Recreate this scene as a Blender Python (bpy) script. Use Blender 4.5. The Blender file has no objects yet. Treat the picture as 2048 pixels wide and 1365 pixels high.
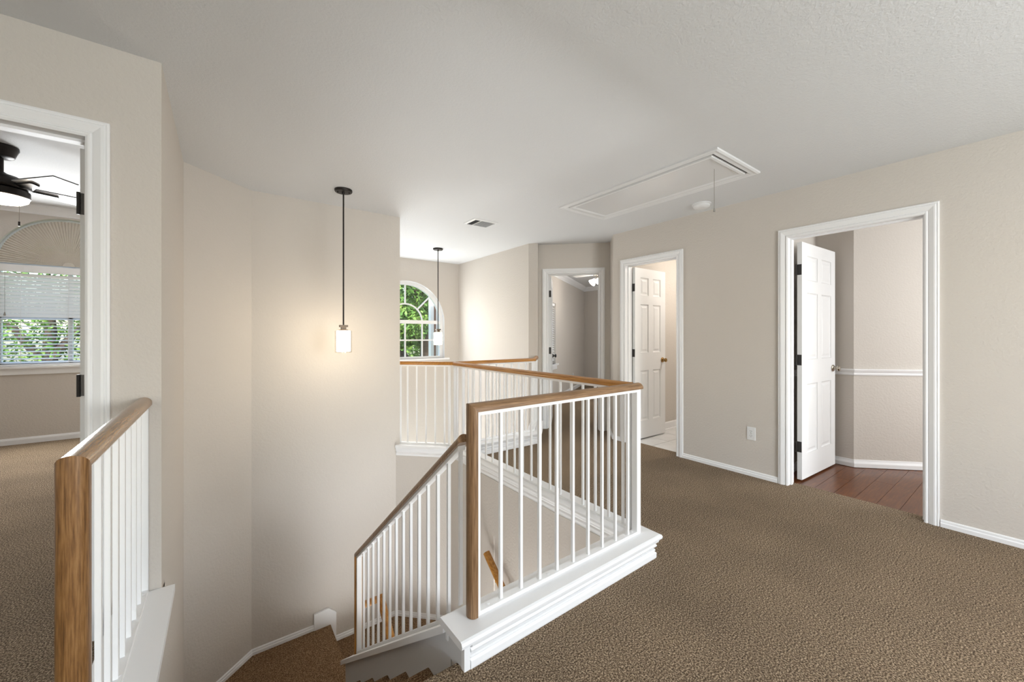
import bpy, bmesh, math, random
from mathutils import Matrix, Vector
random.seed(7)
S = bpy.context.scene
COL = S.collection
R = math.radians
PI = math.pi

# ------------------------------------------------------------------ camera
cam_d = bpy.data.cameras.new('camera'); cam = bpy.data.objects.new('camera', cam_d); COL.objects.link(cam)
cam_d.sensor_width = 36.0
cam_d.lens = 786.0 / 2048.0 * 36.0
cam_d.shift_y = -12.5 / 2048.0
cam_d.clip_start = 0.02
cam.location = (0, 0, 1.245)
cam.rotation_euler = (R(90), 0, R(-36.4))
S.camera = cam

# ------------------------------------------------------------------ world, lights, exposure
S.view_settings.view_transform = 'Standard'
S.view_settings.look = 'None'
S.view_settings.gamma = 1.0
S.view_settings.use_curve_mapping = False
S.view_settings.exposure = 0.15
W = bpy.data.worlds.new('world'); S.world = W; W.use_nodes = True
wn = W.node_tree.nodes; wl = W.node_tree.links
sky = wn.new('ShaderNodeTexSky'); sky.sky_type = 'NISHITA'; sky.sun_disc = False
sky.sun_elevation = R(48); sky.sun_rotation = R(200); sky.air_density = 1.2; sky.dust_density = 2.0
wl.new(sky.outputs[0], wn['Background'].inputs[0]); wn['Background'].inputs[1].default_value = 0.75

def area(name, loc, aim, sx, sy, power, col=(1, 1, 1), spread=180):
    d = bpy.data.lights.new(name, 'AREA'); d.shape = 'RECTANGLE'; d.size = sx; d.size_y = sy
    d.energy = power; d.color = col; d.spread = R(spread)
    o = bpy.data.objects.new(name, d); COL.objects.link(o); o.location = loc
    v = Vector(aim) - Vector(loc); o.rotation_euler = v.to_track_quat('-Z', 'Y').to_euler()
    return o
sun_d = bpy.data.lights.new('sun', 'SUN'); sun_d.energy = 4.0; sun_d.angle = R(2); sun_d.color = (1, .95, .87)
sun = bpy.data.objects.new('sun', sun_d); COL.objects.link(sun)
sun.rotation_euler = Vector((.35, .62, -.75)).to_track_quat('-Z', 'Y').to_euler()

DAY = (.955, .985, 1.0)
# fill light from added, unseen loft windows behind the camera
area('loft_fill_light', (-1.3, -2.26, 1.35), (-1.0, 2, 4.2), 1.5, 1.4, 20, DAY)
area('loft_fill_light', (1.9, -2.26, 1.35), (1.9, 2, 2.6), 1.5, 1.4, 88, DAY)
# daylight at the foyer, bedroom and study windows, then other area lights
area('foyer_window_daylight', (2.32, 5.86, 1.45), (2.3, 3, 1.7), 1.1, 1.1, 20, DAY)
area('bedroom_window_daylight', (-1.48, 6.86, 1.45), (-1.4, 3, 1.2), 1.1, 1.1, 75, DAY)
area('study_window_daylight', (5.2, -1.42, 1.4), (5.0, 2, 1.2), 1.3, 1.3, 50, DAY)
area('far_bedroom_area_light', (5.6, 3.35, 1.4), (6, 5.5, 1.5), 1.2, 1.2, 24, DAY)  # area light just inside the near wall, facing the window side
area('foyer_fill_light', (1.9, 5.8, -1.3), (1.9, 4.2, 2.4), 1.4, 1.4, 85, DAY)  # added fill low in the foyer, aimed up; no window stands here
area('stairwell_fill_light', (1.33, 1.5, -1.9), (1.2, 3.1, 1.2), .9, .9, 48, DAY)  # added fill at the foot of the lower flight, aimed up the stairwell

# ------------------------------------------------------------------ materials
MATS = {}
def mat(name, col, rough=.5, metal=0.0, emit=None, estr=0.0, spec=.5):
    m = bpy.data.materials.new(name); m.use_nodes = True
    b = m.node_tree.nodes['Principled BSDF']
    b.inputs['Base Color'].default_value = (*col, 1); b.inputs['Roughness'].default_value = rough
    b.inputs['Metallic'].default_value = metal; b.inputs['Specular IOR Level'].default_value = spec
    if emit:
        b.inputs['Emission Color'].default_value = (*emit, 1); b.inputs['Emission Strength'].default_value = estr
    MATS[name] = m; return m
def nodes(m): return m.node_tree.nodes, m.node_tree.links, m.node_tree.nodes['Principled BSDF']
def coord(m, scale=(1, 1, 1)):
    n, l, b = nodes(m)
    tc = n.new('ShaderNodeTexCoord'); mp = n.new('ShaderNodeMapping'); mp.inputs['Scale'].default_value = scale
    l.new(tc.outputs['Object'], mp.inputs['Vector']); return mp.outputs['Vector']
def noise(m, vec, scale, detail=3, rough=.5):
    n, l, b = nodes(m)
    t = n.new('ShaderNodeTexNoise'); t.inputs['Scale'].default_value = scale
    t.inputs['Detail'].default_value = detail; t.inputs['Roughness'].default_value = rough
    l.new(vec, t.inputs['Vector']); return t.outputs['Fac']
def ramp(m, fac, stops):
    n, l, b = nodes(m)
    r = n.new('ShaderNodeValToRGB'); e = r.color_ramp.elements
    e[0].position, e[0].color = stops[0][0], (*stops[0][1], 1)
    e[1].position, e[1].color = stops[-1][0], (*stops[-1][1], 1)
    for p, c in stops[1:-1]:
        k = e.new(p); k.color = (*c, 1)
    l.new(fac, r.inputs[0]); return r.outputs[0]
def bump(m, fac, strength, dist):
    n, l, b = nodes(m)
    u = n.new('ShaderNodeBump'); u.inputs['Strength'].default_value = strength; u.inputs['Distance'].default_value = dist
    l.new(fac, u.inputs['Height']); l.new(u.outputs[0], b.inputs['Normal'])

def painted(name, col, scale, strength, rough=.75):
    m = mat(name, col, rough, spec=.3); v = coord(m)
    bump(m, noise(m, v, scale, 3, .55), strength, .004); return m
painted('wall_paint', (.615, .57, .52), 62, .6)
painted('wall_paint_far', (.615, .57, .52), 85, .3)
painted('ceiling_paint', (.70, .705, .71), 90, .55)
painted('trim_white', (.86, .86, .865), 40, .04, .38)
painted('door_white', (.82, .82, .82), 30, .05, .40)
mat('metal_white', (.87, .87, .87), .35)
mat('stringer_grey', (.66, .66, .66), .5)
mat('bronze', (.030, .026, .024), .38, .7)
mat('hinge_metal', (.055, .052, .05), .4, .6)
mat('nickel', (.42, .38, .32), .25, 1)
mat('aged_bronze', (.10, .075, .055), .4, .6)
mat('brass', (.42, .26, .10), .25, 1)
mat('black_metal', (.02, .02, .02), .35, .4)
mat('plastic_white', (.78, .78, .78), .35)
mat('slot_dark', (.10, .10, .11), .6)
mat('gap_dark', (.05, .05, .05), .8)
mat('cord', (.33, .31, .28), .8)
mat('blade_lit_silver', (.55, .56, .58), .30, .2)  # silver tone holds the light reflected off the blade undersides
mat('shade_fabric', (.60, .55, .48), .9)
mat('slat_white', (.88, .88, .88), .5)
mat('bark', (.10, .07, .05), .9)
mat('leaf', (.10, .22, .04), .6)
mat('siding', (.75, .74, .70), .6)
mat('brick_brown', (.20, .10, .06), .8)
mat('grass', (.10, .17, .05), .9)
mat('pendant_glow', (1, .93, .82), .4, emit=(1, .87, .68), estr=36)
mat('lamp_glow', (1, .93, .82), .4, emit=(1, .90, .78), estr=30)
mat('fan_glow', (1, .93, .82), .4, emit=(1, .86, .68), estr=14)
mat('bath_glow', (1, .95, .9), .4, emit=(1, .93, .84), estr=75)

m = mat('carpet', (.2, .15, .1), .95, spec=.1)
v = coord(m)
f1 = noise(m, v, 160, 2, .75); f2 = noise(m, v, 1.6, 3, .6)
c1 = ramp(m, f1, [(.36, (.050, .030, .016)), (.5, (.208, .144, .088)), (.64, (.62, .475, .325))])
n, l, b = nodes(m)
mix = n.new('ShaderNodeMixRGB'); mix.blend_type = 'MULTIPLY'; mix.inputs[0].default_value = 1
l.new(c1, mix.inputs[1]); l.new(ramp(m, f2, [(.35, (.86, .86, .86)), (.65, (1.06, 1.06, 1.06))]), mix.inputs[2])
l.new(mix.outputs[0], b.inputs['Base Color']); bump(m, f1, .9, .012)
b.inputs['Sheen Weight'].default_value = .05

m = mat('stair_carpet', (.2, .13, .08), .95, spec=.1)
v = coord(m); f1 = noise(m, v, 150, 2, .7)
c1 = ramp(m, f1, [(.33, (.070, .038, .018)), (.5, (.225, .132, .070)), (.67, (.46, .31, .19))])
n, l, b = nodes(m); l.new(c1, b.inputs['Base Color']); bump(m, f1, .9, .010)

def wood(name, stops, vscale, rough, nscale=6, bumpy=.12):
    m = mat(name, stops[1][1], rough); v = coord(m, vscale)
    f = noise(m, v, nscale, 5, .62); n, l, b = nodes(m)
    l.new(ramp(m, f, stops), b.inputs['Base Color']); bump(m, f, bumpy, .002)
    b.inputs['Coat Weight'].default_value = .3; b.inputs['Coat Roughness'].default_value = .2
OAK = [(.3, (.23, .082, .008)), (.5, (.43, .175, .022)), (.7, (.56, .265, .048))]
wood('oak_x', OAK, (1.2, 26, 26), .38)
wood('oak_y', OAK, (26, 1.2, 26), .38)
wood('oak_z', OAK, (26, 26, 1.2), .38)
OAKD = [(.3, (.115, .055, .020)), (.5, (.235, .130, .060)), (.7, (.34, .205, .105))]  # near oak greyed in the colour for its look under flash
wood('oak_flash_x', OAKD, (1.2, 30, 30), .5)
wood('oak_flash_z', OAKD, (30, 30, 1.2), .5)
OAKS = [(.3, (.26, .10, .012)), (.5, (.45, .20, .035)), (.7, (.58, .30, .07))]
wood('oak_lower', OAKS, (12, 2, 12), .38)
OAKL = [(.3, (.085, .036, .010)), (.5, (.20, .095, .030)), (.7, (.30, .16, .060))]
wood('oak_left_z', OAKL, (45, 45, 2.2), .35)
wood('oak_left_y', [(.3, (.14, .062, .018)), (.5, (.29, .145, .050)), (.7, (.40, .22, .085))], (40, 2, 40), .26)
CH = [(.25, (.070, .018, .004)), (.5, (.125, .036, .008)), (.75, (.20, .070, .017))]
wood('cherry_plank', CH, (1.5, 14, 14), .30, 5, .04)
nodes(MATS['cherry_plank'])[2].inputs['Coat Weight'].default_value = 0
m = mat('tile_white', (.74, .74, .735), .22); v = coord(m)
n, l, b = nodes(m); l.new(ramp(m, noise(m, v, 5, 4), [(.3, (.68, .68, .68)), (.7, (.78, .78, .775))]), b.inputs['Base Color'])
mat('grout', (.38, .38, .37), .9)

def glassy(name, tint, gl):
    m = bpy.data.materials.new(name); m.use_nodes = True; n = m.node_tree.nodes; l = m.node_tree.links
    n.remove(n['Principled BSDF'])
    t = n.new('ShaderNodeBsdfTransparent'); t.inputs[0].default_value = (*tint, 1)
    g = n.new('ShaderNodeBsdfGlossy'); g.inputs['Roughness'].default_value = .03
    x = n.new('ShaderNodeMixShader'); x.inputs[0].default_value = gl
    l.new(t.outputs[0], x.inputs[1]); l.new(g.outputs[0], x.inputs[2]); l.new(x.outputs[0], n['Material Output'].inputs[0])
    MATS[name] = m
glassy('window_glass', (.97, .98, .98), .04)
glassy('clear_glass', (.97, .96, .94), .07)
m = MATS['leaf']; v = coord(m); n, l, b = nodes(m)
l.new(ramp(m, noise(m, v, 3.5, 4), [(.3, (.035, .085, .012)), (.5, (.11, .24, .035)), (.7, (.32, .46, .10))]), b.inputs['Base Color'])
b.inputs['Subsurface Weight'].default_value = .0

# ------------------------------------------------------------------ mesh helpers
class MB:
    """collects geometry; build() links it as ONE mesh object"""
    def __init__(self, M=None): self.v = []; self.f = []; self.M = M
    def add(self, vs, fs):
        o = len(self.v)
        for p in vs:
            p = Vector(p)
            self.v.append(tuple(self.M @ p) if self.M else tuple(p))
        self.f += [tuple(i + o for i in q) for q in fs]
        return self
    def box(self, x0, x1, y0, y1, z0, z1):
        return self.add([(x0, y0, z0), (x1, y0, z0), (x1, y1, z0), (x0, y1, z0), (x0, y0, z1), (x1, y0, z1), (x1, y1, z1), (x0, y1, z1)],
                        [(0, 3, 2, 1), (4, 5, 6, 7), (0, 1, 5, 4), (1, 2, 6, 5), (2, 3, 7, 6), (3, 0, 4, 7)])
    def hexa(self, b, t):
        return self.add(list(b) + list(t), [(0, 3, 2, 1), (4, 5, 6, 7), (0, 1, 5, 4), (1, 2, 6, 5), (2, 3, 7, 6), (3, 0, 4, 7)])
    def prism(self, poly, z0, z1, f=None):
        """poly of 2-D points (ccw) extruded; f maps (a,b,h)->xyz"""
        n = len(poly); f = f or (lambda a, b, h: (a, b, h))
        vs = [f(a, b, z0) for a, b in poly] + [f(a, b, z1) for a, b in poly]
        return self.add(vs, [tuple(range(n - 1, -1, -1)), tuple(range(n, 2 * n))] + [(i, (i + 1) % n, n + (i + 1) % n, n + i) for i in range(n)])
    def cyl(self, c, r, z0, z1, n=16, r2=None):
        r2 = r if r2 is None else r2
        a = [(c[0] + r * math.cos(2 * PI * i / n), c[1] + r * math.sin(2 * PI * i / n), z0) for i in range(n)]
        b = [(c[0] + r2 * math.cos(2 * PI * i / n), c[1] + r2 * math.sin(2 * PI * i / n), z1) for i in range(n)]
        return self.add(a + b, [tuple(range(n - 1, -1, -1)), tuple(range(n, 2 * n))] + [(i, (i + 1) % n, n + (i + 1) % n, n + i) for i in range(n)])
    def tube(self, pts, r, n=10):
        pts = [Vector(p) for p in pts]; rings = []
        for i, p in enumerate(pts):
            d = (pts[min(i + 1, len(pts) - 1)] - pts[max(i - 1, 0)]).normalized()
            u = d.cross(Vector((0, 0, 1))); u = u.normalized() if u.length > 1e-4 else Vector((1, 0, 0)); w = u.cross(d)
            rr = r[i] if isinstance(r, (list, tuple)) else r
            rings.append([p + u * rr * math.cos(2 * PI * k / n) + w * rr * math.sin(2 * PI * k / n) for k in range(n)])
        vs = [q for g in rings for q in g]; fs = [tuple(range(n)), tuple(range((len(pts) - 1) * n + n - 1, (len(pts) - 1) * n - 1, -1))]
        for i in range(len(pts) - 1):
            for k in range(n):
                fs.append((i * n + k, (i + 1) * n + k, (i + 1) * n + (k + 1) % n, i * n + (k + 1) % n))
        return self.add(vs, fs)
    def lathe(self, prof, c, n=20, f=None):
        """prof: (r,z) list, spun round vertical axis at c"""
        f = f or (lambda x, y, z: (c[0] + x, c[1] + y, c[2] + z))
        vs = [f(r * math.cos(2 * PI * k / n), r * math.sin(2 * PI * k / n), z) for r, z in prof for k in range(n)]
        fs = []
        for i in range(len(prof) - 1):
            for k in range(n):
                fs.append((i * n + k, i * n + (k + 1) % n, (i + 1) * n + (k + 1) % n, (i + 1) * n + k))
        fs += [tuple(range(n - 1, -1, -1)), tuple(range((len(prof) - 1) * n, len(prof) * n))]
        return self.add(vs, fs)
    def loft(self, rings, caps=True):
        n = len(rings[0]); vs = [q for g in rings for q in g]; fs = []
        for i in range(len(rings) - 1):
            for k in range(n):
                fs.append((i * n + k, i * n + (k + 1) % n, (i + 1) * n + (k + 1) % n, (i + 1) * n + k))
        if caps: fs += [tuple(range(n - 1, -1, -1)), tuple(range((len(rings) - 1) * n, len(rings) * n))]
        return self.add(vs, fs)
    def mesh(self, name, m, smooth=False):
        me = bpy.data.meshes.new(name); me.from_pydata(self.v, [], self.f)
        bm = bmesh.new(); bm.from_mesh(me); bmesh.ops.recalc_face_normals(bm, faces=bm.faces)
        bm.to_mesh(me); bm.free()
        me.materials.append(MATS[m])
        if smooth:
            me.set_sharp_from_angle(angle=R(38)) if hasattr(me, 'set_sharp_from_angle') else None
            for p in me.polygons: p.use_smooth = True
            if hasattr(me, 'set_sharp_from_angle'): me.set_sharp_from_angle(angle=R(38))
        return me
    def build(self, name, m, parent=None, smooth=False):
        return link(name, self.mesh(name, m, smooth), parent)
def wm(o):
    M = Matrix.Translation(o.location)
    return M
def link(name, me, parent=None, loc=(0, 0, 0), rot=None):
    o = bpy.data.objects.new(name, me); COL.objects.link(o); o.location = loc
    if rot: o.rotation_euler = rot
    if parent:
        o.parent = parent
        # children are written in world coordinates
        p = Vector((0, 0, 0)); q = parent
        while q: p += q.location if not q.get('_w') else Vector(); q = None if q.get('_w') else q.parent
        o.matrix_parent_inverse = Matrix.Translation(-world_loc(parent))
    return o
def world_loc(o):
    return o.matrix_parent_inverse.to_translation() + o.location + (world_loc(o.parent) if o.parent else Vector())
def tag(o, label, cat, group=None):
    o['label'] = label; o['category'] = cat
    if group: o['group'] = group
    return o
def thing(name, label, cat, loc, group=None):
    o = bpy.data.objects.new(name, None); COL.objects.link(o); o.location = loc; o.empty_display_size = .1
    return tag(o, label, cat, group)
def struct(o, label=None, cat=None):
    o['kind'] = 'structure'
    if label: o['label'] = label; o['category'] = cat or 'trim'
    return o
def sroot(name, label, cat, loc=(0, 0, 0)):
    return struct(thing(name, label, cat, loc))

def miter_path(path, closed=False):
    """left normal mitre vectors of a 2-D path"""
    n = len(path); out = []
    for i in range(n):
        ds = []
        if i > 0 or closed: a, b = path[i - 1], path[i]; ds.append((b[0] - a[0], b[1] - a[1]))
        if i < n - 1 or closed: a, b = path[i], path[(i + 1) % n]; ds.append((b[0] - a[0], b[1] - a[1]))
        ns = []
        for d in ds:
            L = math.hypot(*d); ns.append((-d[1] / L, d[0] / L))
        if len(ns) == 1: out.append(ns[0])
        else:
            s = (ns[0][0] + ns[1][0], ns[0][1] + ns[1][1]); k = 2 / (s[0] ** 2 + s[1] ** 2)
            out.append((s[0] * k, s[1] * k))
    return out
def sweep(path, prof, f=None, closed=False):
    """prof: closed list of (d, h): d along the LEFT normal. returns list of rings"""
    f = f or (lambda a, b, h: (a, b, h)); ms = miter_path(path, closed); rings = []
    for p, m in zip(path, ms): rings.append([f(p[0] + m[0] * d, p[1] + m[1] * d, h) for d, h in prof])
    if closed: rings.append(rings[0])
    return rings
def sweep_parts(name, path, prof, m, parent, f=None, closed=False):
    rg = sweep(path, prof, f, closed); out = []
    for i in range(len(rg) - 1):
        out.append(MB().loft([rg[i], rg[i + 1]]).build(name, m, parent))
    return out
def wallframe(p0, p1):
    """(s along, h up, w out to the LEFT of p0->p1) -> xyz"""
    L = math.hypot(p1[0] - p0[0], p1[1] - p0[1]); d = ((p1[0] - p0[0]) / L, (p1[1] - p0[1]) / L)
    return L, (lambda s, h, w: (p0[0] + d[0] * s - d[1] * w, p0[1] + d[1] * s + d[0] * w, h))
def wall(name, p0, p1, thick, z0, z1, openings=(), m='wall_paint'):
    """wall whose seen face runs p0->p1; body lies to the RIGHT of it"""
    L, f = wallframe(p0, p1); mb = MB(); s = 0
    for a, b, zb, zt in sorted(openings):
        if a > s: mb.prism([(s, z0), (a, z0), (a, z1), (s, z1)], -thick, 0, f)
        if zt < z1: mb.prism([(a, zt), (b, zt), (b, z1), (a, z1)], -thick, 0, f)
        if zb > z0: mb.prism([(a, z0), (b, z0), (b, zb), (a, zb)], -thick, 0, f)
        s = b
    if s < L: mb.prism([(s, z0), (L, z0), (L, z1), (s, z1)], -thick, 0, f)
    return struct(mb.build(name, m))

CE = 2.44
# ------------------------------------------------------------------ room shell
ceil_poly = [(-2.6, -2.2), (3.80, -2.2), (3.80, 3.08), (4.10, 3.38), (3.44, 4.06), (3.34, 3.98), (3.34, 5.95), (.1, 5.95), (.1, 3.95), (-.27, 3.6), (-.27, 2.36), (-2.6, 2.36)]
struct(MB().prism(ceil_poly, CE, CE + .06).build('ceiling', 'ceiling_paint'))
floor_poly = [(-2.6, -2.2), (3.872, -2.2), (3.872, 3.14), (4.12, 3.40), (3.44, 4.08), (3.30, 3.95), (2.93, 3.50), (1.86, 3.50), (1.86, 1.30), (-.26, 1.30), (-.26, 2.42), (-2.6, 2.42)]
struct(MB().prism(floor_poly, -.06, 0).build('floor', 'carpet'))

# right wall (X = 3.76) with the two doorways
XR = 3.76
D3 = (.478, 1.256); D2 = (2.246, 2.880); HEAD = 2.045; JT = .018
def yr(a, b): return (3.06 - b, 3.06 - a)     # wall runs from y=3.06 down to -2.2
def wall_y(name, x0, x1, ya, yb, z0, z1, ops, m='wall_paint'):
    mb = MB(); s = ya
    for a, b, zb, zt in sorted(ops):
        mb.box(x0, x1, s, a, z0, z1); mb.box(x0, x1, a, b, zt, z1)
        if zb > z0: mb.box(x0, x1, a, b, z0, zb)
        s = b
    mb.box(x0, x1, s, yb, z0, z1); return struct(mb.build(name, m))
def wall_x(name, y0, y1, xa, xb, z0, z1, ops, m='wall_paint'):
    mb = MB(); s = xa
    for a, b, zb, zt in sorted(ops):
        mb.box(s, a, y0, y1, z0, z1); mb.box(a, b, y0, y1, zt, z1)
        if zb > z0: mb.box(a, b, y0, y1, z0, zb)
        s = b
    mb.box(s, xb, y0, y1, z0, z1); return struct(mb.build(name, m))
wall_y('wall_right', XR, XR + .115, -2.2, 3.06, 0, CE, [(D3[0] - JT, D3[1] + JT, 0, HEAD + JT), (D2[0] - JT, D2[1] + JT, 0, HEAD + JT)])
# 45 degree return and the diagonal wall with the bedroom door
struct(MB().prism([(3.76, 3.06), (3.875, 3.06), (4.13, 3.315), (4.045, 3.345)], 0, CE).build('wall_return', 'wall_paint'))
DA, DB = (4.05, 3.33), (3.365, 4.015)          # seen from the hall, right end -> left end
Ld, fd = wallframe(DB, DA)                     # s from the left end, w to the left = away from hall
O1 = (.150, .815)                              # opening in s
mb = MB()
for a, b, z0, z1 in ((0, O1[0] - JT, 0, CE), (O1[1] + JT, Ld + .05, 0, CE), (O1[0] - JT, O1[1] + JT, HEAD + JT, CE)):
    mb.prism([(a, z0), (b, z0), (b, z1), (a, z1)], 0, .115, fd)
struct(mb.build('wall_diagonal', 'wall_paint'))
# wall between foyer and far bedroom, with its 45 degree end
struct(MB().prism([(3.228, 4.012), (3.314, 3.926), (3.385, 3.997), (3.42, 4.05), (3.348, 4.12), (3.348, 5.9), (3.228, 5.9)], -2.8, CE).build('wall_foyer_right', 'wall_paint'))
# stairwell walls
struct(MB().box(.195, 1.455, 3.895, 4.01, -2.8, CE).build('wall_stair_back', 'wall_paint'))
struct(MB().prism([(-.215, 3.53), (.195, 3.895), (.195, 4.01), (.15, 4.01), (-.33, 3.58), (-.33, 3.53)], -1.7, CE).build('wall_stair_corner', 'wall_paint'))
struct(MB().box(-.33, -.215, 2.42, 3.53, -1.7, CE).box(-.33, -.215, 1.28, 2.42, -1.7, .105).build('wall_stair_left', 'wall_paint'))
# wall with the left bedroom doorway
DL = (-1.21, -.445)
wall_x('wall_left', 2.305, 2.42, -2.6, -.215, 0, CE, [(DL[0] - JT, DL[1] + JT, 0, HEAD + JT)])
# loft behind the camera
wall_x('wall_back', -2.34, -2.2, -2.6, 3.9, 0, CE, [(-2.1, -.5, .6, 2.1), (1.1, 2.7, .6, 2.1)])
struct(MB().box(-2.72, -2.6, -2.34, 2.42, 0, CE).build('wall_loft_left', 'wall_paint'))
for i, xx in enumerate((-1.3, 1.9)):  # unseen windows added to go with the loft fill lights
    w = sroot('window_%d' % (i + 4), ['added white framed loft window near the left loft wall', 'added white framed loft window near the right wall'][i], 'window', (xx, -2.27, .6))
    fr = MB()
    for a, b, c, d in ((-.8, -.76, .6, 2.1), (.76, .8, .6, 2.1), (-.76, .76, .6, .64), (-.76, .76, 2.06, 2.1), (-.76, .76, 1.33, 1.37)):
        fr.box(xx + a, xx + b, -2.33, -2.29, c, d)
    fr.build('window_frame', 'trim_white', w)
    MB().box(xx - .76, xx + .76, -2.325, -2.32, .64, 2.06).build('pane', 'window_glass', w)

# foyer window wall with an arched opening
def arch_wall(name, y0, y1, xa, xb, z0, z1, cx, r, zs, zspring, m='wall_paint', n=28):
    mb = MB()
    mb.box(xa, cx - r, y0, y1, z0, z1); mb.box(cx + r, xb, y0, y1, z0, z1); mb.box(cx - r, cx + r, y0, y1, z0, zs)
    pts = [(cx + r * math.cos(PI - PI * i / n), zspring + r * math.sin(PI - PI * i / n)) for i in range(n + 1)]
    for a, b in zip(pts[:-1], pts[1:]):
        mb.hexa([(a[0], y0, a[1]), (b[0], y0, b[1]), (b[0], y1, b[1]), (a[0], y1, a[1])], [(a[0], y0, z1), (b[0], y0, z1), (b[0], y1, z1), (a[0], y1, z1)])
    return struct(mb.build(name, m))
FY = 5.90; WC = 2.32; WR = .64; WS = 1.45; WZ = .865
arch_wall('wall_foyer_window', FY, FY + .15, .0, 3.40, -2.8, CE, WC, WR, WZ, WS)
struct(MB().box(-.05, .1, 4.01, 6.05, -2.8, CE).build('wall_foyer_left', 'wall_paint'))

# ------------------------------------------------------------------ stairs
RI, TR, YT = .2007, .264, 1.316
st = sroot('stair_flight', 'brown carpeted stair steps going down from the landing carpet', 'stairs', (.25, 1.3, -1.5))
for k in range(1, 7):
    y0 = YT + TR * (k - 1); z = -RI * k
    mb = MB()
    mb.box(-.215, .722, y0 - .02, y0 + TR, -1.6, z - .012)
    mb.prism([(y0 - .02, z - .012), (y0 + TR + .008, z - .035), (y0 + TR + .018, z - .018), (y0 + TR + .014, z - .004), (y0 + TR, z), (y0 - .02, z)], -.215, .722, lambda a, b, h: (h, a, b))
    mb.build('step', 'stair_carpet', st)
# top nosing of the landing carpet
struct(MB().prism([(1.30, -.03), (1.325, -.03), (1.333, -.016), (1.328, -.004), (1.315, 0), (1.30, 0)], -.26, .722, lambda a, b, h: (h, a, b)).build('floor_nosing', 'carpet'))
LZ1, LZ2 = -1.405, -1.585
yL = YT + TR * 6
struct(MB().prism([(-.215, yL - .03), (.79, yL - .03), (.79, 3.895), (.195, 3.895), (-.215, 3.53)], LZ1 - .16, LZ1 - .012).prism([(-.215, yL - .03), (.797, yL - .03), (.797, 3.895), (.195, 3.895), (-.215, 3.53)], LZ1 - .012, LZ1).build('floor_upper_landing', 'stair_carpet'))
struct(MB().prism([(.79, 2.98), (1.81, 2.98), (1.81, 3.50), (1.415, 3.895), (.79, 3.895)], LZ2 - .18, LZ2).build('floor_lower_landing', 'stair_carpet'))
s2 = sroot('stair_flight', 'dark carpeted steps of the lower flight under the stair railing', 'stairs', (1.3, 2.4, -2.8))
for k in range(1, 6):
    y1 = 2.98 - TR * (k - 1); z = LZ2 - RI * k
    MB().box(.845, 1.81, y1 - TR - .015, y1, -2.8, z).build('step', 'stair_carpet', s2)
struct(MB().box(-.2, 3.4, 1.3, 6.0, -2.86, -2.8).build('floor_foyer', 'tile_white'))
# stringer wall between the flights (sloped top) + cap
SL = .7525
def zc(y): return .105 - SL * (y - 1.36)       # underside of the sloped cap
YE = 3.02
kw = MB(); kw.prism([(1.385, -2.8), (YE, -2.8), (YE, zc(YE)), (1.385, zc(1.385))], .722, .838, lambda a, b, h: (h, a, b))
struct(kw.build('wall_stringer', 'stringer_grey'))
CT = .032
capm = MB(); capm.prism([(1.392, zc(1.392)), (YE + .02, zc(YE + .02)), (YE + .02, zc(YE + .02) + CT), (1.392, zc(1.392) + CT)], .692, .868, lambda a, b, h: (h, a, b))
struct(capm.build('trim_1', 'trim_white'), 'sloped white cap board on the stringer wall beside the stairs', 'trim')
# walls under the landing edge
struct(MB().box(1.81, 1.93, 1.36, 3.50, -.42, .04).box(1.820, 1.93, 1.36, 2.71, -2.8, -.42).box(1.81, 1.93, 2.71, 3.50, -2.8, -.42).build('wall_under_landing', 'wall_paint'))
struct(MB().prism([(1.413, 3.895), (1.81, 3.498), (1.93, 3.498), (1.93, 3.56), (1.50, 3.99), (1.455, 3.99), (1.455, 3.895)], -2.8, .04).build('wall_under_diagonal', 'wall_paint'))
struct(MB().box(.726, 1.93, 1.30, 1.384, -2.8, -.022).build('wall_under_near', 'wall_paint'))
struct(MB().box(-.215, .722, 1.2, 1.30, -1.6, -.06).build('wall_under_nosing', 'wall_paint'))
struct(MB().prism([(1.93, 3.50), (2.93, 3.50), (3.30, 3.90), (3.30, 4.0), (3.22, 4.0), (2.87, 3.62), (1.93, 3.56)], -.42, .04).build('wall_foyer_edge', 'wall_paint'))

# skirt block on the stair wall
struct(MB().prism([(.661, LZ1 - .01), (.846, LZ2 - .0), (.846, -1.311), (.781, -1.250), (.661, -1.262)], 3.874, 3.895, lambda a, b, h: (a, h, b)).build('trim_2', 'trim_white'), 'white pointed skirt block on the wall where the landings step down', 'trim')

# ------------------------------------------------------------------ baseboards
BBH = .046
bbprof = [(0, -.004), (.016, -.004), (.016, .024), (.011, .029), (.011, .041), (.006, BBH), (0, BBH)]
def baseboard(name, path, z=0, label=None, prof=bbprof):
    r = sroot(name, label or 'low white baseboard along the wall', 'baseboard', (path[0][0], path[0][1], z))
    sweep_parts('board', path, [(d, h + z) for d, h in prof], 'trim_white', r)
CW = .071
baseboard('baseboard_right', [(XR, -2.2), (XR, D3[0] - CW - .004)], label='low white baseboard right of the wide doorway beside the carpet')
baseboard('baseboard_middle', [(XR, D3[1] + CW + .004), (XR, D2[0] - CW + .010)], label='low white baseboard under the outlet between two doorways')
baseboard('baseboard_corner', [(XR, D2[1] + CW - .006), (XR, 3.06), (4.04, 3.34)], label='short white baseboard turning the corner beside the bathroom door')
baseboard('baseboard_stair', [(-.215, 3.10), (-.215, 3.53), (.195, 3.895), (.661, 3.895)][::-1], LZ1, 'white baseboard around the upper stair landing')
baseboard('baseboard_landing', [(.846, 3.895), (1.413, 3.895), (1.81, 3.498), (1.81, 3.0)][::-1], LZ2, 'white baseboard around the lower stair landing')

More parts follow.
